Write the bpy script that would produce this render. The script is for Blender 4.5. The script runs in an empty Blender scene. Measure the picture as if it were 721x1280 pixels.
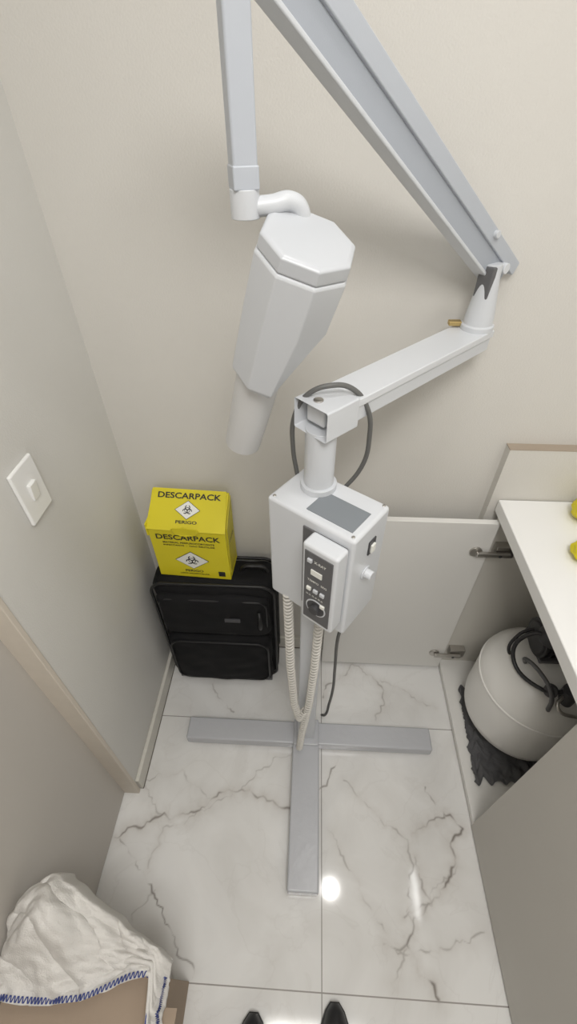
import bpy, bmesh, math, random
import numpy as np
from mathutils import Vector, Matrix, noise
random.seed(3)
sc=bpy.context.scene
H=1.65
# ---------------- materials
def mat(name,col,rough=.5,metal=0,spec=.5,bump=0,bscale=200,var=0,vscale=8,coat=0):
    m=bpy.data.materials.new(name); m.use_nodes=True
    nt=m.node_tree; b=nt.nodes['Principled BSDF']
    b.inputs['Base Color'].default_value=(*col,1); b.inputs['Roughness'].default_value=rough
    b.inputs['Metallic'].default_value=metal; b.inputs['Specular IOR Level'].default_value=spec
    b.inputs['Coat Weight'].default_value=coat
    tc=nt.nodes.new('ShaderNodeTexCoord')
    if bump:
        n=nt.nodes.new('ShaderNodeTexNoise'); n.inputs['Scale'].default_value=bscale; n.inputs['Detail'].default_value=3
        bp=nt.nodes.new('ShaderNodeBump'); bp.inputs['Strength'].default_value=bump; bp.inputs['Distance'].default_value=.002
        nt.links.new(tc.outputs['Object'],n.inputs['Vector']); nt.links.new(n.outputs['Fac'],bp.inputs['Height'])
        nt.links.new(bp.outputs['Normal'],b.inputs['Normal'])
    if var:
        n=nt.nodes.new('ShaderNodeTexNoise'); n.inputs['Scale'].default_value=vscale; n.inputs['Detail'].default_value=4
        r=nt.nodes.new('ShaderNodeMix'); r.data_type='RGBA'
        r.inputs[6].default_value=(*[c*(1-var) for c in col],1); r.inputs[7].default_value=(*[min(1,c*(1+var)) for c in col],1)
        nt.links.new(tc.outputs['Object'],n.inputs['Vector']); nt.links.new(n.outputs['Fac'],r.inputs[0]); nt.links.new(r.outputs[2],b.inputs['Base Color'])
    return m
M_wall=mat('wall_paint',(.69,.67,.63),.6,bump=.3,bscale=260,var=.02)
M_lwall=mat('left_wall_paint',(.70,.69,.66),.6,bump=.25,bscale=260,var=.02)
M_ceil=mat('ceiling_paint',(.8,.8,.79),.8,bump=.05)
M_base=mat('baseboard_white',(.68,.66,.60),.4,var=.03)
M_grime=mat('joint_grime',(.16,.14,.12),.8,var=.2,vscale=40)
M_trim=mat('trim_cream',(.66,.60,.52),.5,var=.05,vscale=30)
M_trim2=mat('trim_brown',(.40,.33,.26),.5,var=.05,vscale=30)
M_door=mat('door_greige',(.54,.51,.47),.55,bump=.1,bscale=400,var=.02)
M_cab=mat('cabinet_white',(.78,.77,.74),.35,var=.01)
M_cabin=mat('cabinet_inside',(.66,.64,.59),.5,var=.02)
M_cfront=mat('cabinet_front_greige',(.57,.55,.51),.5,bump=.1,bscale=400,var=.02)
M_counter=mat('counter_white',(.90,.90,.89),.25,var=.01)
M_paint=mat('unit_paint',(.63,.65,.68),.36,bump=.05,bscale=600,var=.01)
M_arm=mat('arm_grey_paint',(.40,.43,.48),.4,bump=.05,bscale=600,var=.02)
M_arm2=mat('arm_cover_paint',(.49,.52,.57),.4,bump=.05,bscale=600,var=.02)
M_white=mat('plastic_white',(.68,.70,.73),.28,var=.01)
M_head=mat('head_plastic',(.56,.58,.61),.32,var=.01)
M_cone=mat('cone_plastic',(.66,.66,.66),.4)
M_base2=mat('stand_base_paint',(.52,.53,.56),.25,bump=.4,bscale=60,var=.04)
M_grey=mat('label_grey',(.22,.24,.26),.5)
M_dark=mat('dark_plastic',(.06,.06,.065),.4)
M_dgrey=mat('faceplate_dark',(.12,.12,.125),.45)
M_metal=mat('steel',(.55,.53,.5),.3,metal=1)
M_brass=mat('brass',(.6,.45,.2),.35,metal=1)
M_cable=mat('cable_grey',(.13,.13,.125),.5)
M_cord=mat('cord_white',(.66,.64,.60),.45)
M_black=mat('luggage_fabric',(.007,.007,.008),.75,bump=.5,bscale=500,spec=.25)
M_blackp=mat('luggage_piping',(.012,.012,.013),.4)
M_yel=mat('yellow_card',(.72,.62,.018),.5,var=.05)
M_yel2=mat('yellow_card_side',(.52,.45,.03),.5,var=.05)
M_ink=mat('ink_black',(.02,.02,.02),.5)
M_inkw=mat('ink_white',(.85,.85,.8),.5)
M_tank=mat('tank_enamel',(.86,.85,.82),.3,var=.02)
M_mot=mat('motor_black',(.03,.03,.033),.4)
M_rag=mat('rag_grey',(.11,.11,.115),.9,bump=.8,bscale=150,var=.3,vscale=40)
M_cloth=mat('cloth_white',(.70,.68,.65),.9,bump=.8,bscale=350,var=.05,vscale=20)
M_stitch=mat('stitch_blue',(.05,.07,.24),.7)
M_card=mat('cardboard',(.36,.28,.21),.8,bump=.3,bscale=90,var=.08)
M_shoe=mat('shoe_black',(.015,.015,.017),.45,bump=.1)
M_sole=mat('shoe_sole',(.04,.04,.04),.7)
def emis(name,c,s):
    m=bpy.data.materials.new(name); m.use_nodes=True
    b=m.node_tree.nodes['Principled BSDF']; b.inputs['Base Color'].default_value=(*c,1)
    b.inputs['Emission Color'].default_value=(*c,1); b.inputs['Emission Strength'].default_value=s
    return m
# ---------------- helpers
def link(o,parent=None):
    sc.collection.objects.link(o)
    if parent is not None:
        o.parent=parent; o.matrix_parent_inverse=parent.matrix_world.inverted()
    return o
def empty(name,loc=(0,0,0)):
    e=bpy.data.objects.new(name,None); e.location=loc; e.empty_display_size=.05
    sc.collection.objects.link(e); bpy.context.view_layer.update(); return e
def from_bm(bm,name,m,parent=None,smooth=False,bevel=0,seg=3,mw=None):
    me=bpy.data.meshes.new(name); bmesh.ops.recalc_face_normals(bm,faces=bm.faces); bm.to_mesh(me); bm.free()
    if m is not None: me.materials.append(m)
    o=bpy.data.objects.new(name,me)
    if mw is not None: o.matrix_world=mw
    if smooth:
        for p in me.polygons: p.use_smooth=True
    if bevel:
        md=o.modifiers.new('b','BEVEL'); md.width=bevel; md.segments=seg; md.limit_method='ANGLE'; md.angle_limit=math.radians(25)
        for p in me.polygons: p.use_smooth=True
        w=o.modifiers.new('wn','WEIGHTED_NORMAL'); w.keep_sharp=False
    return link(o,parent)
def frame(p,x,y,z):
    return Matrix(((x[0],y[0],z[0],p[0]),(x[1],y[1],z[1],p[1]),(x[2],y[2],z[2],p[2]),(0,0,0,1)))
def box(name,a,b,m,parent=None,bevel=0,seg=3):
    c=[(a[i]+b[i])/2 for i in range(3)]; s=[abs(b[i]-a[i]) for i in range(3)]
    return boxm(name,s,Matrix.Translation(c),m,parent,bevel,seg)
def boxm(name,s,mw,m,parent=None,bevel=0,seg=3):
    bm=bmesh.new(); bmesh.ops.create_cube(bm,size=1); bmesh.ops.scale(bm,vec=s,verts=bm.verts)
    return from_bm(bm,name,m,parent,bevel=bevel,seg=seg,mw=mw)
def puff(name,a,b,r,m,parent,amp=.004,bulge=0,seed=0,cuts=26):
    """soft padded fabric box"""
    c=Vector([(a[i]+b[i])/2 for i in range(3)]); h=Vector([abs(b[i]-a[i])/2 for i in range(3)])
    bm=bmesh.new(); bmesh.ops.create_cube(bm,size=2)
    bmesh.ops.subdivide_edges(bm,edges=bm.edges[:],cuts=cuts,use_grid_fill=True)
    for v in bm.verts:
        p=Vector([v.co[i]*h[i] for i in range(3)]); rr_=[min(r,h[i]*.98) for i in range(3)]
        q=Vector([max(-(h[i]-rr_[i]),min(h[i]-rr_[i],p[i])) for i in range(3)]); d=Vector([(p[i]-q[i])/rr_[i] for i in range(3)])
        if d.length>0:
            d=d.normalized(); p=q+Vector([d[i]*rr_[i] for i in range(3)])
        w=c+p; nz=noise.noise(w*9+Vector((seed,0,0)))+.5*noise.noise(w*24+Vector((0,seed,0)))
        p+= (d if d.length>0 else Vector((0,0,0)))*amp*nz
        if bulge: p.y-=bulge*max(0,1-v.co.x**2)*max(0,1-v.co.z**2) if v.co.y<0 else 0
        v.co=p
    return from_bm(bm,name,m,parent,smooth=True,mw=Matrix.Translation(c))
def axis_frame(p0,p1,up=(0,0,1)):
    p0=Vector(p0);p1=Vector(p1); z=(p1-p0).normalized(); up=Vector(up)
    if abs(z.dot(up))>.99: up=Vector((0,1,0))
    x=up.cross(z).normalized(); y=z.cross(x)
    return frame(p0,x,y,z),(p1-p0).length
def beam(name,p0,p1,w,h,m,parent=None,bevel=.003,up=(0,0,1)):
    F,L=axis_frame(p0,p1,up)
    return boxm(name,(w,h,L),F@Matrix.Translation((0,0,L/2)),m,parent,bevel)
def lathe(name,prof,p0,p1,m,parent=None,n=40,bevel=0,up=(0,0,1),smooth=True,rot=0,fn=None):
    F,L=axis_frame(p0,p1,up)
    bm=bmesh.new(); rings=[]
    for t,r in prof:
        rings.append([bm.verts.new((r*math.cos(2*math.pi*i/n+rot),r*math.sin(2*math.pi*i/n+rot),t)) for i in range(n)])
    for a,b in zip(rings,rings[1:]):
        for i in range(n): bm.faces.new((a[i],a[(i+1)%n],b[(i+1)%n],b[i]))
    bm.faces.new(rings[0][::-1]); bm.faces.new(rings[-1])
    if fn: fn(bm,F)
    o=from_bm(bm,name,m,parent,bevel=bevel,mw=F)
    if smooth and not bevel:
        for p in o.data.polygons: p.use_smooth=len(p.vertices)==4
    return o
def cyl(name,p0,p1,r,m,parent=None,n=32,r2=None,bevel=.001):
    L=(Vector(p1)-Vector(p0)).length
    return lathe(name,[(0,r),(L,r if r2 is None else r2)],p0,p1,m,parent,n,bevel=bevel)
def curve(name,pts,r,m,parent=None,smooth=True,cyclic=False):
    cu=bpy.data.curves.new(name,'CURVE'); cu.dimensions='3D'; cu.bevel_depth=r; cu.bevel_resolution=3; cu.resolution_u=8
    if smooth:
        s=cu.splines.new('BEZIER'); s.bezier_points.add(len(pts)-1)
        for bp,p in zip(s.bezier_points,pts): bp.co=p; bp.handle_left_type=bp.handle_right_type='AUTO'
    else:
        s=cu.splines.new('POLY'); s.points.add(len(pts)-1)
        for bp,p in zip(s.points,pts): bp.co=(*p,1)
    s.use_cyclic_u=cyclic; cu.use_fill_caps=True
    cu.materials.append(m); o=bpy.data.objects.new(name,cu); return link(o,parent)
def coil(name,pts,R,r,turns,m,parent):
    P=[Vector(p) for p in pts]; segs=[(P[i+1]-P[i]).length for i in range(len(P)-1)]; T=sum(segs)
    def at(t):
        d=t*T
        for i,s in enumerate(segs):
            if d<=s or i==len(segs)-1: return P[i].lerp(P[i+1],min(1,d/s)),(P[i+1]-P[i]).normalized()
            d-=s
    out=[];N=turns*12
    for k in range(N+1):
        c,d=at(k/N); x=d.cross(Vector((0.3,1,0.1))).normalized(); y=d.cross(x); a=k/12*2*math.pi
        out.append(c+x*R*math.cos(a)+y*R*math.sin(a))
    return curve(name,out,r,m,parent,smooth=False)
def text(name,body,mw,width,height,m,parent):
    cu=bpy.data.curves.new(name,'FONT'); cu.body=body; cu.size=1; cu.align_x='CENTER'; cu.align_y='CENTER'; cu.offset=.02; cu.resolution_u=3
    cu.materials.append(m); o=bpy.data.objects.new(name,cu); sc.collection.objects.link(o); bpy.context.view_layer.update()
    d=o.dimensions; S=Matrix.Diagonal((width/d.x,height/d.y,1,1)); 
    me=bpy.data.meshes.new_from_object(o); sc.collection.objects.unlink(o); bpy.data.objects.remove(o)
    o=bpy.data.objects.new(name,me); me.transform(S); o.matrix_world=mw; return link(o,parent)
# ---------------- room
XW=-.515; YW=.98; CH=2.5; XR=1.15; YF=-1.6
WB=box('wall_back',(-.75,YW,0),(XR+.1,YW+.1,CH),M_wall); bpy.context.view_layer.update()
box('wall_left',(XW-.1,.435,0),(XW,YW,CH),M_lwall)
box('wall_right',(XR,YF,0),(XR+.1,YW,CH),M_wall)
box('wall_front',(-.75,YF-.1,0),(XR+.1,YF,CH),M_wall)
box('soffit',(-.72,YF,2.12),(-.62,.435,CH),M_lwall)
box('ceiling',(-.75,YF-.1,CH),(XR+.1,YW+.1,CH+.08),M_ceil)
box('door_1',(-.60,YF+.01,0.005),(-.56,.422,2.12),M_door)
box('trim_1',(-.60,.422,0),(XW+.003,.4345,2.14),M_trim,bevel=.002)
BL=box('baseboard_left',(XW,.437,.003),(XW+.012,YW,.07),M_base,bevel=.002)
BB=box('baseboard_back',(XW+.012,YW-.012,.003),(.50,YW,.07),M_base,bevel=.002)
bpy.context.view_layer.update()
box('joint',(XW,.437,0),(XW+.0135,YW,.003),M_grime,BL)
box('joint',(XW+.012,YW-.0135,0),(.50,YW,.003),M_grime,BB)
# ---- floor: fine grid where veins are seen
def seg_grid(a,b,f0,f1,step):
    return np.array([a]+list(np.arange(f0,f1+step*.5,step))+[b])
FX=seg_grid(-.75,XR+.1,-.57,.56,.0025); FY=seg_grid(YF-.1,YW+.1,-.06,.99,.0025)
gx,gy=np.meshgrid(FX,FY,indexing='ij')
co=np.stack([gx,gy,np.zeros_like(gx)],-1).reshape(-1,3).astype(np.float32)
nx,ny=len(FX),len(FY)
idx=np.arange(nx*ny).reshape(nx,ny)
q=np.stack([idx[:-1,:-1],idx[1:,:-1],idx[1:,1:],idx[:-1,1:]],-1).reshape(-1,4)
me=bpy.data.meshes.new('floor'); me.vertices.add(len(co)); me.vertices.foreach_set('co',co.ravel())
me.loops.add(q.size); me.loops.foreach_set('vertex_index',q.ravel().astype(np.int32)); me.polygons.add(len(q))
me.polygons.foreach_set('loop_start',np.arange(0,q.size,4,dtype=np.int32)); me.update(); me.validate()
VEINS=[ # (strength, width mm, halo, points mm)
(.80,2.6,1.0,[(-555,306),(-474,341),(-418,369),(-344,377),(-275,416),(-190,454),(-97,429),(-26,406)]),
(.95,1.8,.15,[(-540,297),(-483,251),(-407,191),(-356,126),(-298,67),(-256,18)]),
(.45,1.8,.4,[(-548,459),(-459,476),(-395,489),(-283,420)]),
(.6,2,.3,[(-350,789),(-286,731),(-245,697)]),
(.8,2.2,.4,[(70,456),(101,509),(138,567)]),
(.5,2.0,.6,[(148,494),(244,398),(312,350),(348,275),(323,228),(319,160)]),
(.9,2.8,1.0,[(349,362),(457,419),(505,380),(469,348),(466,290),(380,196),(319,160),(302,112),(318,83),(363,15)]),
(.5,1.9,.5,[(89,359),(140,292),(191,187),(260,110),(340,91),(509,146)]),
(.7,2.4,.8,[(75,772),(140,850),(196,907),(284,845),(301,768),(270,693)]),
(.7,2.2,.6,[(406,483),(436,440),(457,419)]),
(.7,2.6,.9,[(-444,59),(-389,52),(-321,50),(-305,19)]),
(.4,1.8,.4,[(-189,454),(-117,516),(-26,571)]),
(.3,1.6,.3,[(-407,191),(-443,121)]),(.6,2.4,.8,[(238,109),(305,105)]),(.7,2.4,.8,[(299,167),(379,193)]),
(.45,2.0,.6,[(-214,441),(-328,365),(-409,334),(-431,235)]),
(.5,2.2,.5,[(300,846),(400,800),(494,748)]),
(.5,2.4,.9,[(380,196),(345,250),(349,300)]),(.4,2.2,.7,[(466,290),(420,260),(380,196)]),(.4,2,.5,[(-418,369),(-470,400),(-500,445)]),
(.4,2,.6,[(302,112),(262,60),(250,20)])]
core=np.zeros(len(co)); halo=np.zeros(len(co)); X=co[:,0].astype(float);Y=co[:,1].astype(float)
wob=np.array([noise.noise(Vector((x*9,y*9,3))) for x,y in co[:,:2]]); wid=np.array([noise.noise(Vector((x*26,y*26,7))) for x,y in co[:,:2]])
for st,wd,ha,pts in VEINS:
    P=[Vector((a/1000,b/1000)) for a,b in pts]; Q=[]
    for a,b in zip(P,P[1:]):
        n=max(2,int((b-a).length/.008)); nr=Vector((-(b-a).y,(b-a).x)).normalized()
        for k in range(n):
            p=a.lerp(b,k/n); e=.010*noise.noise(Vector((p.x*24,p.y*24,st*9)))+.007*noise.noise(Vector((p.x*70,p.y*70,wd)))
            Q.append(p+nr*e*1.6)
    Q.append(P[-1]); d=np.full(len(co),9.)
    for a,b in zip(Q,Q[1:]):
        ux,uy=b.x-a.x,b.y-a.y; l2=ux*ux+uy*uy+1e-12
        t=np.clip(((X-a.x)*ux+(Y-a.y)*uy)/l2,0,1); d=np.minimum(d,np.hypot(X-a.x-t*ux,Y-a.y-t*uy))
    w=wd/1000*(.75+1.3*wid); w=np.maximum(w,.0006)
    core=np.maximum(core,st*np.exp(-(d/w)**2)*np.clip(.55+1.6*wid+.8*wob,.08,1))
    halo=np.maximum(halo,ha*np.exp(-(d/(.018+.018*wob))**1.2))
for nm,arr in (('vein_core',core),('vein_halo',halo)):
    at=me.attributes.new(nm,'FLOAT','POINT'); at.data.foreach_set('value',arr.astype(np.float32))
fl=bpy.data.objects.new('floor',me); link(fl)
m=bpy.data.materials.new('marble_tile'); m.use_nodes=True; nt=m.node_tree; b=nt.nodes['Principled BSDF']; N=nt.nodes.new; LK=nt.links.new
b.inputs['Roughness'].default_value=.07; b.inputs['Specular IOR Level'].default_value=.6
geo=N('ShaderNodeNewGeometry'); sep=N('ShaderNodeSeparateXYZ'); LK(geo.outputs['Position'],sep.inputs[0])
def math_(op,a,bv=None,c=None):
    n=N('ShaderNodeMath'); n.operation=op
    for i,v in enumerate((a,bv,c)):
        if v is None: continue
        if isinstance(v,(int,float)): n.inputs[i].default_value=v
        else: LK(v,n.inputs[i])
    return n.outputs[0]
def seam(s,off):
    a=math_('SUBTRACT',s,off-.33); a=math_('FLOORED_MODULO',a,.66); a=math_('SUBTRACT',a,.33); a=math_('ABSOLUTE',a); return math_('LESS_THAN',a,.0014)
sm=math_('MAXIMUM',seam(sep.outputs[0],.074),seam(sep.outputs[1],.012))
def mix(fac,A,Bc,blend='MIX'):
    n=N('ShaderNodeMix'); n.data_type='RGBA'; n.blend_type=blend
    if isinstance(fac,(int,float)): n.inputs[0].default_value=fac
    else: LK(fac,n.inputs[0])
    for i,v in ((6,A),(7,Bc)):
        if isinstance(v,tuple): n.inputs[i].default_value=(*v,1)
        else: LK(v,n.inputs[i])
    return n.outputs[2]
cl=N('ShaderNodeTexNoise'); cl.inputs['Scale'].default_value=3.5; cl.inputs['Detail'].default_value=7; cl.inputs['Distortion'].default_value=1.2; LK(geo.outputs['Position'],cl.inputs['Vector'])
rp=N('ShaderNodeValToRGB'); rp.color_ramp.elements[0].position=.35; rp.color_ramp.elements[0].color=(.74,.73,.71,1); rp.color_ramp.elements[1].position=.6; rp.color_ramp.elements[1].color=(.84,.835,.82,1); LK(cl.outputs['Fac'],rp.inputs[0])
wv=N('ShaderNodeTexNoise'); wv.inputs['Scale'].default_value=5; wv.inputs['Detail'].default_value=8; wv.inputs['Distortion'].default_value=.8; LK(geo.outputs['Position'],wv.inputs['Vector'])
fv=math_('SUBTRACT',wv.outputs['Fac'],.5); fv=math_('ABSOLUTE',fv); fv=math_('MULTIPLY',fv,70); fv=math_('SUBTRACT',1,fv); fv=math_('MAXIMUM',fv,0); fv=math_('MULTIPLY',fv,.08)
c=mix(fv,rp.outputs[0],(.42,.38,.34))
ah=N('ShaderNodeAttribute'); ah.attribute_name='vein_halo'; ac=N('ShaderNodeAttribute'); ac.attribute_name='vein_core'
hn=N('ShaderNodeTexNoise'); hn.inputs['Scale'].default_value=40; hn.inputs['Detail'].default_value=6; LK(geo.outputs['Position'],hn.inputs['Vector'])
hf=math_('MULTIPLY',ah.outputs['Fac'],hn.outputs['Fac']); hf=math_('MULTIPLY',hf,.75)
c=mix(hf,c,(.50,.46,.42))
c=mix(ac.outputs['Fac'],c,(.20,.175,.155))
c=mix(sm,c,(.36,.34,.32)); LK(c,b.inputs['Base Color'])
me.materials.append(m)
# ---------------- lights
def downlight(name,x,y,size,round_,em,e):
    P=empty(name,(x,y,CH))
    if round_:
        cyl('ring',(x,y,CH-.012),(x,y,CH),size/2+.015,M_white,P)
        cyl('diffuser',(x,y,CH-.016),(x,y,CH-.0125),size/2,em,P)
    else:
        box('frame',(x-size/2-.02,y-size/2-.02,CH-.012),(x+size/2+.02,y+size/2+.02,CH),M_white,P)
        box('diffuser',(x-size/2,y-size/2,CH-.016),(x+size/2,y+size/2,CH-.0125),em,P)
    l=bpy.data.lights.new(name+'_light','AREA'); l.shape='DISK' if round_ else 'SQUARE'; l.size=size; l.energy=e; l.color=(1,.98,.95)
    o=bpy.data.objects.new('bulb',l); o.location=(x,y,CH-.02); link(o,P)
E1=emis('led_diffuser',(1,.98,.95),2.0)
E2=emis('led_diffuser_dim',(.85,.93,1),2.5)
downlight('ceiling_downlight',.245,.54,.10,True,E1,2.0)
downlight('ceiling_led_panel',.96,.54,.26,False,E2,1.6)
downlight('ceiling_led_panel.001',.15,-.40,.60,False,E1,18.5)
w=bpy.data.worlds.new('w'); sc.world=w; w.use_nodes=True; w.node_tree.nodes['Background'].inputs[0].default_value=(.9,.95,1,1); w.node_tree.nodes['Background'].inputs[1].default_value=.4
# ---------------- x-ray unit
U=empty('mobile_dental_xray_unit',(.02,.62,0))
box('cross_leg',(-.388,.582,.008),(.442,.655,.05),M_base2,U,bevel=.006)
box('front_leg',(-.024,.196,.008),(.064,.600,.052),M_base2,U,bevel=.006)
for i,(x,y) in enumerate([(-.36,.618),(.415,.618),(.02,.225)]):
    cyl('foot_%d'%i,(x,y,0),(x,y,.01),.02,M_dark,U)
box('column_foot',(-.022,.575,.05),(.062,.66,.062),M_base2,U,bevel=.004)
box('column',(-.008,.595,.06),(.046,.648,.90),M_paint,U,bevel=.004)
cyl('neck',(.0185,.62,1.10),(.0185,.62,1.262),.026,M_paint,U)
cyl('neck_collar',(.0185,.62,1.14),(.0185,.62,1.152),.032,M_paint,U)
yaw=math.radians(-36)
B=Matrix.Translation((.035,.582,1.14))@Matrix.Rotation(yaw,4,'Z')
boxm('control_box',(.182,.112,.262),B@Matrix.Translation((0,0,-.131)),M_white,U,bevel=.007)
boxm('box_top_label',(.092,.056,.002),B@Matrix.Translation((.030,-.012,.0005)),M_grey,U)
boxm('faceplate',(.090,.004,.21),B@Matrix.Translation((.036,-.057,-.125)),M_dgrey,U,bevel=.002)
boxm('timer_housing',(.070,.034,.205),B@Matrix.Translation((.050,-.075,-.118)),M_white,U,bevel=.006)
boxm('timer_panel',(.056,.003,.18),B@Matrix.Translation((.050,-.092,-.118)),M_dgrey,U,bevel=.001)
def onface(x,y,z): return B@Vector((x,y,z))
cyl('timer_dial',onface(.050,-.093,-.165),onface(.050,-.103,-.165),.010,M_dark,U)
lathe('timer_dial_scale',[(0,.021),(.001,.021)],onface(.050,-.0935,-.165),onface(.050,-.0945,-.165),M_paint,U)
lathe('timer_dial_inner',[(0,.0185),(.001,.0185)],onface(.050,-.0940,-.165),onface(.050,-.0950,-.165),M_dark,U)
boxm('timer_window',(.022,.003,.012),B@Matrix.Translation((.048,-.094,-.072)),M_inkw,U)
for k,(a,z,mm) in enumerate([(.034,-.118,M_inkw),(.048,-.118,M_paint),(.062,-.118,M_paint),(.034,-.046,M_paint),(.064,-.150,M_inkw)]):
    boxm('timer_key_%d'%k,(.009,.006,.008),B@Matrix.Translation((a,-.094,z)),mm,U,bevel=.001)
text('timer_print','X-RAY',B@Matrix.Translation((.054,-.094,-.046))@Matrix.Rotation(math.pi/2,4,'X'),.024,.006,M_inkw,U)
text('timer_print_2','TEMPO  SEG',B@Matrix.Translation((.050,-.094,-.096))@Matrix.Rotation(math.pi/2,4,'X'),.040,.005,M_inkw,U)
text('timer_print_3','0.2 0.4 0.6',B@Matrix.Translation((.046,-.094,-.136))@Matrix.Rotation(math.pi/2,4,'X'),.036,.004,M_inkw,U)
boxm('rocker_switch_frame',(.003,.022,.032),B@Matrix.Translation((.092,.004,-.055)),M_dark,U,bevel=.001)
boxm('rocker_switch',(.006,.012,.018),B@Matrix.Translation((.094,.004,-.058)),M_inkw,U,bevel=.001)
cyl('knob',onface(.091,-.004,-.118),onface(.107,-.004,-.118),.009,M_white,U)
cyl('knob_flange',onface(.091,-.004,-.118),onface(.094,-.004,-.118),.014,M_paint,U)
for i,(a,c_) in enumerate([(-.078,.045),(.082,.048),(.082,-.047),(-.08,-.047)]):
    cyl('screw_%d'%i,onface(a,c_,0),onface(a,c_,.002),.003,M_metal,U)
# lower arm
ad=Vector((.707,.707,0))
c0=Vector((-.0012,.6015,1.284))
F,_=axis_frame(c0,c0+ad)
bm=bmesh.new(); bmesh.ops.create_cube(bm,size=1); bmesh.ops.scale(bm,vec=(.072,.052,.075),verts=bm.verts); bmesh.ops.translate(bm,vec=(0,0,.0375),verts=bm.verts)
f=[f for f in bm.faces if f.normal.z<-.9][0]
bmesh.ops.inset_region(bm,faces=[f],thickness=.008)
bmesh.ops.translate(bm,vec=(0,0,.035),verts=f.verts)
from_bm(bm,'arm_swivel_block',M_paint,U,bevel=.003,mw=F)
boxm('swivel_insert',(.040,.030,.02),F@Matrix.Translation((.004,0,.026)),M_white,U,bevel=.005)
cyl('swivel_screw',(.012,.618,1.309),(.012,.618,1.312),.008,M_metal,U)
e1=Vector((.3315,.938,1.288))
beam('lower_arm',c0+ad*.06+Vector((0,0,.002)),e1,.066,.040,M_paint,U,bevel=.003)
beam('lower_arm_cover',c0+ad*.068+Vector((0,0,.016)),e1+Vector((0,0,.013))+ad*.004,.071,.014,M_white,U,bevel=.002)
pb=Vector((.325,.925,1.305))
lathe('elbow_post',[(0,.032),(.012,.032),(.014,.028),(.03,.027),(.10,.017),(.12,.017)],pb,pb+Vector((0,0,.12)),M_paint,U,bevel=.001)
box('brass_stop',(.27,.925,1.311),(.295,.94,1.32),M_brass,U,bevel=.002)
# long arm
L0=Vector((.335,.950,1.405)); L1=Vector((-.122,.592,1.80))
sd=(L1-L0).normalized()
upv=Vector((0,0,1)); side=sd.cross(upv).normalized(); nrm=side.cross(sd).normalized()
if nrm.z<0: nrm=-nrm
beam('upper_arm',L0-sd*.02,L1,.026,.040,M_arm,U,bevel=.003)
beam('upper_arm_cover',L0-sd*.04+nrm*.027,L1+nrm*.024,.036,.024,M_arm2,U,bevel=.002)
beam('upper_arm_rail',L0-sd*.03-nrm*.019,L1-nrm*.019,.030,.006,M_paint,U,bevel=.002)
if side.y>0: side=-side
cyl('elbow_bolt',L0+side*.012+Vector((0,0,.01)),L0+side*.028+Vector((0,0,.01)),.009,M_white,U)
q1=L0+sd*.08
cyl('arm_bolt',q1+side*.015+nrm*.03,q1+side*.025+nrm*.03,.006,M_paint,U)
boxm('elbow_fork',(.022,.030,.055),Matrix.Translation(L0+Vector((-.016,-.030,-.010)))@Matrix.Rotation(.7,4,'Z'),M_dgrey,U,bevel=.003)
cyl('elbow_top_joint',L1-side*.030,L1+side*.030,.030,M_paint,U)
hx,hy=-.08,.60
beam('elbow_top_link',L1,(hx,hy,1.79),.024,.03,M_paint,U)
RZ=Matrix.Rotation(math.radians(20),4,'Z')
boxm('hanging_arm',(.027,.027,.22),Matrix.Translation((hx,hy,1.685))@RZ,M_arm2,U,bevel=.003)
boxm('hanging_arm_sleeve',(.029,.029,.022),Matrix.Translation((hx,hy,1.586))@RZ,M_arm2,U,bevel=.002)
cyl('head_swivel',(hx,hy,1.548),(hx,hy,1.576),.0165,M_paint,U)
curve('head_yoke',[(hx,hy,1.558),(-.05,.605,1.560),(-.028,.612,1.562),(-.018,.617,1.552),(-.018,.62,1.52)],.0105,M_paint,U)
# tube head
T=Vector((-.006,.576,1.535)); D=Vector((-.275,.30,-.91)).normalized()
sv=Vector((1,0,0)); sv=(sv-D*sv.dot(D)).normalized()
lathe('tubehead_cap',[(0,.050),(.002,.055),(.004,.0575),(.019,.0580),(.021,.0565)],T,T+D*.021,M_head,U,n=8,bevel=.002,up=(0,-1,.2),rot=math.pi/8)
def asym(bm,F):
    s=(F.to_3x3().inverted()@sv).normalized()
    for v in bm.verts:
        t=v.co.z; k=1-.72*max(0,min(1,(t-.075)/.115)); c_=v.co.dot(s)
        if c_>0: v.co+=s*c_*(k-1)
lathe('tubehead_body',[(0,.0565),(.003,.060),(.075,.060),(.181,.058),(.192,.050)],T+D*.021,T+D*.25,M_paint,U,n=8,bevel=.0025,up=(0,-1,.2),rot=math.pi/8,fn=asym)
C0=Vector((-.083,.642,1.325)); C1=Vector((-.124,.682,1.175)); C1=C0+(C1-C0)*.88
Lc=(C1-C0).length
lathe('beam_cone',[(-.02,.034),(0,.034),(Lc,.0315),(Lc+.001,.028),(Lc-.06,.027)],C0,C1,M_cone,U,n=48,bevel=.0005)
# cables
curve('arm_cable',[(.06,.66,1.09),(.096,.665,1.15),(.102,.655,1.22),(.090,.645,1.285),(.062,.64,1.320),(.03,.63,1.329),(-.003,.63,1.315),(-.025,.64,1.27),(-.028,.65,1.2),(-.02,.66,1.13),(-.01,.65,1.05)],.0042,M_cable,U)
curve('mains_cable',[(.09,.57,.89),(.10,.60,.80),(.09,.64,.62),(.095,.66,.42),(.10,.68,.25),(.095,.69,.12),(.085,.69,.03),(.075,.70,.006)],.0044,M_cable,U)
coil('coiled_cord_1',[(-.035,.572,.89),(-.034,.575,.80),(-.030,.570,.60),(-.020,.562,.40),(-.005,.562,.30),(.012,.560,.36)],.0088,.0027,52,M_cord,U)
coil('coiled_cord_2',[(.030,.545,.89),(.034,.56,.80),(.030,.562,.60),(.022,.562,.40),(.005,.560,.20),(-.002,.56,.07)],.0088,.0027,60,M_cord,U)
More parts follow.
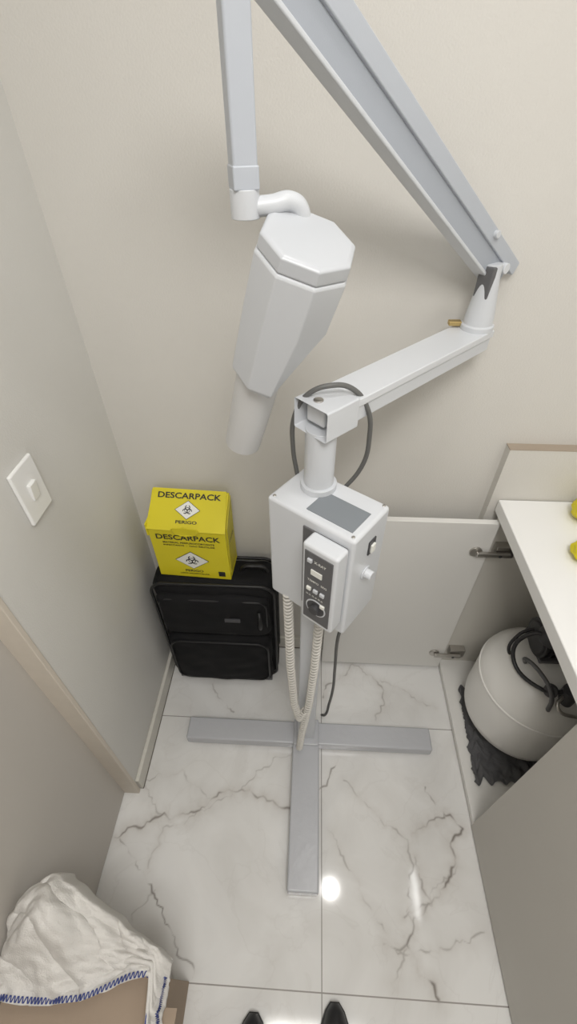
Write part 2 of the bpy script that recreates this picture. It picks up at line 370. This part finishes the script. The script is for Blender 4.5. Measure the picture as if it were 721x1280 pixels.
# ---------------- light switch
S=empty('light_switch',(XW,.612,1.117))
box('plate',(XW,.574,1.060),(XW+.008,.650,1.176),M_counter,S,bevel=.007,seg=5)
boxm('rocker',(.008,.022,.036),Matrix.Translation((XW+.009,.612,1.118))@Matrix.Rotation(.12,4,'Y'),M_counter,S,bevel=.002)
# ---------------- cabinet
K=empty('base_cabinet',(.8,.3,0))
box('bottom_board',(.532,.385,.012),(1.10,.928,.032),M_cab,K)
box('plinth',(.545,-.6,0),(.56,.928,.012),M_cabin,K)
box('side_far',(.534,.926,.0),(1.10,.944,.80),M_cabin,K,bevel=.001)
box('partition',(.550,.370,.012),(1.10,.388,.80),M_cabin,K)
box('back_panel',(1.10,-.6,.0),(1.115,.944,.80),M_cabin,K)
box('door_closed',(.530,-.6,.012),(.548,.386,.79),M_cfront,K,bevel=.001)
box('door_open',(.075,.905,.015),(.528,.923,.79),M_cab,K,bevel=.0015)
for i,z in enumerate([.68,.12]):
    cyl('hinge_cup_%d'%i,(.490,.905,z),(.490,.899,z),.018,M_metal,K)
    box('hinge_arm_%d'%i,(.488,.886,z-.008),(.585,.899,z+.008),M_metal,K,bevel=.004)
    box('hinge_plate_%d'%i,(.545,.90,z-.022),(.60,.926,z+.022),M_metal,K,bevel=.002)
    cyl('hinge_screw_%d'%i,(.555,.886,z),(.555,.884,z),.005,M_dark,K)
box('countertop',(.520,-.7,.80),(XR-.002,.950,.840),M_counter,K,bevel=.003)
box('panel',(.500,.953,0),(XR-.002,YW,1.0),M_wall,WB)
box('panel_edge',(.499,.9525,1.0),(XR-.002,YW,1.002),M_trim2,WB)
# compressor
C=empty('air_compressor',(.72,.71,.03))
cx,cy=.73,.71
lathe('tank',[(0,.05),(.004,.10),(.025,.145),(.06,.168),(.09,.173),(.26,.173),(.29,.168),(.33,.14),(.36,.09),(.375,.03)],(cx,cy,.055),(cx,cy,.43),M_tank,C,n=64)
lathe('tank_seam',[(0,.172),(.002,.1755),(.006,.1755),(.008,.172)],(cx,cy,.315),(cx,cy,.323),M_tank,C,n=64)
for i,a in enumerate([.6,2.2,3.8,5.3]):
    cyl('foot_%d'%i,(cx+.12*math.cos(a),cy+.12*math.sin(a),.040),(cx+.11*math.cos(a),cy+.11*math.sin(a),.085),.016,M_dark,C)
mc=Vector((cx-.020,cy+.045,.480))
cyl('motor_body',mc+Vector((-.03,0,0)),mc+Vector((.12,0,0)),.050,M_mot,C,bevel=.006)
for i in range(7):
    x=-.025+i*.018; cyl('motor_fin_%d'%i,mc+Vector((x,0,0)),mc+Vector((x+.005,0,0)),.058,M_mot,C)
cyl('motor_head',mc+Vector((-.005,-.02,.03)),mc+Vector((-.005,-.03,.09)),.036,M_mot,C,bevel=.004)
box('motor_mount',(cx-.04,cy-.01,.415),(cx+.12,cy+.11,.44),M_dgrey,C,bevel=.004)
cyl('pressure_switch',(cx+.01,cy-.10,.39),(cx+.01,cy-.10,.45),.022,M_dark,C)
cyl('gauge',(cx-.035,cy-.09,.43),(cx-.045,cy-.10,.44),.018,M_dark,C)
curve('tank_handle',[(cx-.07,cy+.0,.41),(cx-.085,cy-.01,.45),(cx-.07,cy-.06,.47),(cx-.05,cy-.11,.45),(cx-.04,cy-.13,.37)],.006,M_dgrey,C)
curve('air_hose',[(cx-.02,cy+.0,.54),(cx-.08,cy+.03,.52),(cx-.115,cy+.0,.44),(cx-.06,cy-.09,.43),(cx,cy-.10,.44)],.006,M_mot,C)
curve('air_hose_2',[(cx-.02,cy+.07,.50),(cx-.09,cy+.06,.46),(cx-.10,cy+.03,.40),(cx-.02,cy-.02,.42)],.005,M_mot,C)
curve('copper_pipe',[(cx+.0,cy-.10,.43),(cx-.03,cy-.135,.42),(cx+.02,cy-.15,.40),(cx+.09,cy-.14,.38)],.005,M_metal,C)
# rag
bm=bmesh.new(); n=60; vs=[]
for i in range(n+1):
    row=[]
    for j in range(n+1):
        u=i/n;v=j/n
        jag=.012*noise.noise(Vector((v*14,0,3)))+.006*noise.noise(Vector((v*40,0,3)))
        x=.560+.02*v+jag*(1-u)+.26*u; y=.50+.31*v+.022*noise.noise(Vector((u*12,v,9)))*(1 if v<.5 else -1)
        z=.036+.014*abs(noise.noise(Vector((u*8,v*8,2))))+.008*max(0,noise.noise(Vector((u*20,v*20,5))))
        row.append(bm.verts.new((x,y,z)))
    vs.append(row)
for i in range(n):
    for j in range(n): bm.faces.new((vs[i][j],vs[i+1][j],vs[i+1][j+1],vs[i][j+1]))
from_bm(bm,'floor_rag',M_rag,None,smooth=True)
# ---------------- suitcase
SC=empty('black_suitcase',(-.29,.89,0))
puff('shell',(-.480,.828,.018),(-.092,.962,.564),.045,M_black,SC,.006,0,1)
puff('upper_pocket',(-.462,.806,.330),(-.108,.85,.525),.028,M_black,SC,.006,.006,2)
puff('lower_pocket',(-.466,.798,.035),(-.104,.85,.315),.036,M_black,SC,.008,.010,3)
def rr(x0,x1,z0,z1,y,r=.03,wob=0):
    P=[]
    for cx_,cz,a0 in [(x1-r,z1-r,0),(x0+r,z1-r,90),(x0+r,z0+r,180),(x1-r,z0+r,270)]:
        for k in range(7):
            a=math.radians(a0+k*15); p=Vector((cx_+r*math.cos(a),y,cz+r*math.sin(a))); P.append(p+Vector((0,0,wob*noise.noise(p*12))))
    return P
curve('piping_front',rr(-.477,-.095,.022,.560,.838,.045),.005,M_blackp,SC,False,True)
curve('piping_back',rr(-.477,-.095,.022,.560,.953,.045),.005,M_blackp,SC,False,True)
curve('zip_upper',rr(-.452,-.118,.34,.515,.812,.03,.004),.003,M_blackp,SC,False,True)
curve('zip_lower',rr(-.452,-.118,.055,.300,.799,.04,.004),.003,M_blackp,SC,False,True)
curve('top_handle',[(-.20,.90,.555),(-.19,.90,.578),(-.16,.90,.582),(-.13,.90,.578),(-.12,.90,.555)],.007,M_blackp,SC)
curve('side_handle',[(-.140,.806,.47),(-.136,.790,.455),(-.136,.790,.41),(-.140,.806,.395)],.006,M_blackp,SC)
box('logo_plate',(-.25,.797,.425),(-.20,.803,.440),M_dark,SC,bevel=.001)
for i,(x,y) in enumerate([(-.45,.84),(-.125,.84),(-.45,.94),(-.125,.94)]):
    cyl('wheel_%d'%i,(x-.012,y,.022),(x+.012,y,.022),.022,M_dark,SC)
# ---------------- sharps box
G=empty('yellow_sharps_container_box',(-.33,.91,.565))
GM=Matrix.Translation((-.332,.91,0))@Matrix.Rotation(math.radians(-3),4,'Z')@Matrix.Translation((.332,-.91,0))
before=set(bpy.data.objects)
x0,x1=-.442,-.222; y0,y1=.862,.958; z0,z1,z2=.567,.770,.838
bm=bmesh.new()
pf=[(y0,z0),(y1,z0),(y1,z2-.004),(y1-.008,z2),(y0,z1)]
a=[bm.verts.new((x0,y,z)) for y,z in pf]; bb=[bm.verts.new((x1,y,z)) for y,z in pf]
bm.faces.new(a); bm.faces.new(bb[::-1])
for i in range(5): bm.faces.new((a[i],a[(i+1)%5],bb[(i+1)%5],bb[i]))
from_bm(bm,'carton',M_yel,G,bevel=.0012)
sl=math.atan2(z2-z1,y1-.008-y0); SLN=math.hypot(z2-z1,y1-.008-y0)
def top(x,t,d=.0042):
    return Matrix.Translation((x,y0+t*math.cos(sl)-d*math.sin(sl),z1+t*math.sin(sl)+d*math.cos(sl)))@Matrix.Rotation(sl,4,'X')
# fold-over lid sheet with a slightly narrower top, lifted off the carton
bm=bmesh.new(); W=(x1-x0)/2
o_=[(-W-.003,-.004),(-W+.004,SLN+.004),(W-.006,SLN+.004),(W+.002,-.004)]
lo_=[bm.verts.new((x,y,-.0015)) for x,y in o_]; hi_=[bm.verts.new((x,y,.0008)) for x,y in o_]
bm.faces.new(lo_[::-1]); bm.faces.new(hi_)
for i in range(4): bm.faces.new((lo_[i],lo_[(i+1)%4],hi_[(i+1)%4],hi_[i]))
from_bm(bm,'lid',M_yel,G,mw=top((x0+x1)/2,0,.0022))
bm=bmesh.new()
L=[(-.375,0,0),(-.368,-.003,.010),(-.35,-.004,.012),(-.335,-.003,.016),(-.315,-.004,.012),(-.298,-.003,.010),(-.292,0,0),(-.305,-.004,-.012),(-.335,-.006,-.016),(-.362,-.004,-.012)]
vs_=[bm.verts.new((x,y0-.004+y,z1+z)) for x,y,z in L]; bm.faces.new(vs_); o=from_bm(bm,'lid_tab',M_yel,G); md=o.modifiers.new('s','SOLIDIFY'); md.thickness=.002
box('lid_ear_left',(x0-.005,y0-.002,z1-.03),(x0,y0+.05,z1+.014),M_yel,G,bevel=.001)
bm=bmesh.new()
pf=[(y0+.004,z0+.03),(y1-.02,z0+.03),(y1-.004,z2-.03),(y1-.004,z2-.010),(y0+.02,z1-.006)]
a=[bm.verts.new((x1,y,z)) for y,z in pf]; bb=[bm.verts.new((x1+.003,y,z)) for y,z in pf]
bm.faces.new(a); bm.faces.new(bb[::-1])
for i in range(5): bm.faces.new((a[i],a[(i+1)%5],bb[(i+1)%5],bb[i]))
from_bm(bm,'side_flap',M_yel2,G)
RF=Matrix.Rotation(math.pi/2,4,'X')
def fr(x,z,dy=.0008): return Matrix.Translation((x,y0-dy,z))@RF
cxm=(x0+x1)/2
text('print_front','DESCARPACK',fr(cxm,z1-.032,.0010),.185,.020,M_ink,G)
text('print_front_small','MATERIAL PERFUROCORTANTE',fr(cxm,z1-.053),.15,.007,M_ink,G)
text('print_front_small2','INFECTANTE  -  NAO REUTILIZE',fr(cxm,z1-.064),.15,.006,M_ink,G)
text('print_bottom','PERIGO',fr(cxm,z0+.030),.055,.010,M_ink,G)
text('print_bottom2','LIXO HOSPITALAR',fr(cxm,z0+.017),.09,.006,M_ink,G)
box('print_square',(x1-.036,y0-.0012,z0+.014),(x1-.016,y0,z0+.034),M_ink,G)
def diamond(mw,s,tag):
    bm=bmesh.new(); v=[bm.verts.new(p) for p in [(s*1.35,0,0),(0,s,0),(-s*1.35,0,0),(0,-s,0)]]; bm.faces.new(v); from_bm(bm,'hazard_edge'+tag,M_ink,G,mw=mw)
    bm=bmesh.new(); v=[bm.verts.new(p) for p in [(s*1.28,0,.0004),(0,s*.94,.0004),(-s*1.28,0,.0004),(0,-s*.94,.0004)]]; bm.faces.new(v); from_bm(bm,'hazard_field'+tag,M_inkw,G,mw=mw)
    bm=bmesh.new()
    def ring(cx_,cy_,r0,r1,a0=0,a1=2*math.pi,n=28):
        P=[];Q=[]
        for k in range(n+1):
            a=a0+(a1-a0)*k/n; P.append(bm.verts.new((cx_+r0*math.cos(a),cy_+r0*math.sin(a),.0008))); Q.append(bm.verts.new((cx_+r1*math.cos(a),cy_+r1*math.sin(a),.0008)))
        for k in range(n): bm.faces.new((P[k],P[k+1],Q[k+1],Q[k]))
    for k in range(3):
        a=math.pi/2+k*2*math.pi/3
        ring(s*.26*math.cos(a),s*.26*math.sin(a),s*.19,s*.28,a+.5,a-.5+2*math.pi)
    ring(0,0,s*.24,s*.30); ring(0,0,0.0001,s*.07)
    from_bm(bm,'hazard_symbol'+tag,M_ink,G,mw=mw)
diamond(fr(cxm,z0+.078,.001),.038,'_front')
text('print_top','DESCARPACK',top(cxm,.095),.180,.017,M_ink,G)
diamond(top(cxm,.056),.027,'_top')
text('print_top2','PERIGO',top(cxm,.021),.06,.009,M_ink,G)
RS=Matrix.Rotation(math.pi/2,4,'Z')@Matrix.Rotation(math.pi/2,4,'X')
text('print_side','COLETOR',Matrix.Translation((x1+.004,(y0+y1)/2,.71))@RS,.05,.01,M_ink,G)
for o in set(bpy.data.objects)-before: o.matrix_basis=GM@o.matrix_basis
# ---------------- cardboard box and cloth
CB=empty('cardboard_box',(-.4,-.15,0))
box('carton',(-.552,-.36,0),(-.262,.015,.39),M_card,CB,bevel=.002)
boxm('flap',(.05,.30,.004),Matrix.Translation((-.242,-.175,.378))@Matrix.Rotation(math.radians(32),4,'Y'),M_card,CB)
bm=bmesh.new(); n=180; vs=[]
for i in range(n+1):
    row=[]
    for j in range(n+1):
        u=i/n;v=j/n
        x=-.553+.315*u; edge=.155-.115*max(0,(u-.25)/.75)**.9 -.05*max(0,.2-u)/.2 + .006*noise.noise(Vector((u*9,0,2)))
        lo=-.030-.006*math.sin(u*6)+.010*u
        s_=max(0,min(1,(u-.5)/.4)); lo+=.030*s_*s_*(3-2*s_)
        s2=max(0,min(1,(u-.90)/.05)); s2=s2*s2*(3-2*s2); lo-=.085*s2
        y=lo+(edge-lo)*v
        x-=.015*(1-v)*s2*0
        hz=.12*math.exp(-(((u-.28)/.28)**2+((y-.09)/.07)**2))
        ph=(u*1.0+v*.6)*11+2.5*noise.noise(Vector((u*3,v*3,5)))
        fd=.012*abs(math.sin(ph))**.7+.018*noise.noise(Vector((u*5+v*3,v*4-u*2,1)))+.007*noise.noise(Vector((u*15,v*13,4)))
        z=.425+hz+fd
        z-=.03*max(0,(u-.93)/.07)**1.5+ .06*max(0,(v-.93)/.07)**1.5
        z=max(z,.396)
        row.append(bm.verts.new((x,y,z)))
    vs.append(row)
for i in range(n):
    for j in range(n): bm.faces.new((vs[i][j],vs[i+1][j],vs[i+1][j+1],vs[i][j+1]))
edge=[vs[i][4].co.copy() for i in range(0,n+1)]
edge2=[vs[n-4][j].co.copy() for j in range(2,int(n*.75),2)]
CL=empty('white_cloth',(-.4,.05,.43))
o=from_bm(bm,'fabric',M_cloth,CL,smooth=True); md=o.modifiers.new('s','SOLIDIFY'); md.thickness=.003; md.offset=1
curve('hem_stitching',[(p.x,p.y+(.005 if (k//2)%2 else -.002),p.z+.006) for k,p in enumerate(edge)],.0013,M_stitch,CL,False)
curve('hem_stitching_side',[(p.x+(.004 if k%2 else -.002),p.y,p.z+.006) for k,p in enumerate(edge2)],.0013,M_stitch,CL,False)
# ---------------- shoes
def shoe(name,x,y):
    P=empty(name,(x,y,0))
    bm=bmesh.new(); rings=[]; n=20
    prof=[(0,.010,.020),(-.015,.022,.034),(-.05,.036,.045),(-.10,.044,.060),(-.16,.038,.080),(-.22,.034,.085),(-.27,.030,.080),(-.285,.018,.06)]
    for d,wd,h in prof:
        rings.append([bm.verts.new((x+wd*math.cos(2*math.pi*k/n),y+d,max(.016,.016+h*max(0,math.sin(2*math.pi*k/n))))) for k in range(n)])
    for a,b2 in zip(rings,rings[1:]):
        for i in range(n): bm.faces.new((a[i],a[(i+1)%n],b2[(i+1)%n],b2[i]))
    bm.faces.new(rings[0]); bm.faces.new(rings[-1][::-1]); bmesh.ops.remove_doubles(bm,verts=bm.verts,dist=.0001)
    from_bm(bm,'upper',M_shoe,P,smooth=True)
    bm=bmesh.new()
    pts=[(x+wd*1.08,y+d*1.01+.002) for d,wd,h in prof]+[(x-wd*1.08,y+d*1.01+.002) for d,wd,h in prof[::-1]]
    a=[bm.verts.new((p[0],p[1],0)) for p in pts]; b2=[bm.verts.new((p[0],p[1],.017)) for p in pts]
    bm.faces.new(a); bm.faces.new(b2[::-1])
    for i in range(len(a)): bm.faces.new((a[i],a[(i+1)%len(a)],b2[(i+1)%len(a)],b2[i]))
    from_bm(bm,'sole',M_sole,P)
shoe('black_shoe',.105,-.003); shoe('black_shoe.001',-.092,-.03)
def lump(name,c,s,m):
    bm=bmesh.new(); bmesh.ops.create_icosphere(bm,subdivisions=4,radius=1)
    for v in bm.verts:
        k=1+.25*noise.noise(v.co*2+Vector(c)*10)+.08*noise.noise(v.co*6); v.co=Vector((v.co.x*s[0]*k,v.co.y*s[1]*k,max(-s[2]*.8,v.co.z*s[2]*k)))
    bmesh.ops.translate(bm,vec=c,verts=bm.verts); from_bm(bm,name,m,None,smooth=True)
lump('yellow_cleaning_cloth',(.735,.88,.868),(.055,.05,.035),M_yel)
lump('yellow_cleaning_cloth.001',(.672,.745,.86),(.045,.04,.025),M_yel)
# ---------------- camera
cam=bpy.data.cameras.new('camera'); co_=bpy.data.objects.new('camera',cam); sc.collection.objects.link(co_)
r=Vector((.99866,.0515,-.00544)).normalized(); f=Vector((-.04149,.7330,-.6794)); f=(f-r*f.dot(r)).normalized(); u=r.cross(f)
co_.matrix_world=frame((0,0,H),r,u,-f)
cam.sensor_fit='VERTICAL'; cam.sensor_height=36; cam.sensor_width=36; cam.lens=562/1280*36; cam.clip_start=.02
sc.camera=co_
sc.view_settings.view_transform='Standard'
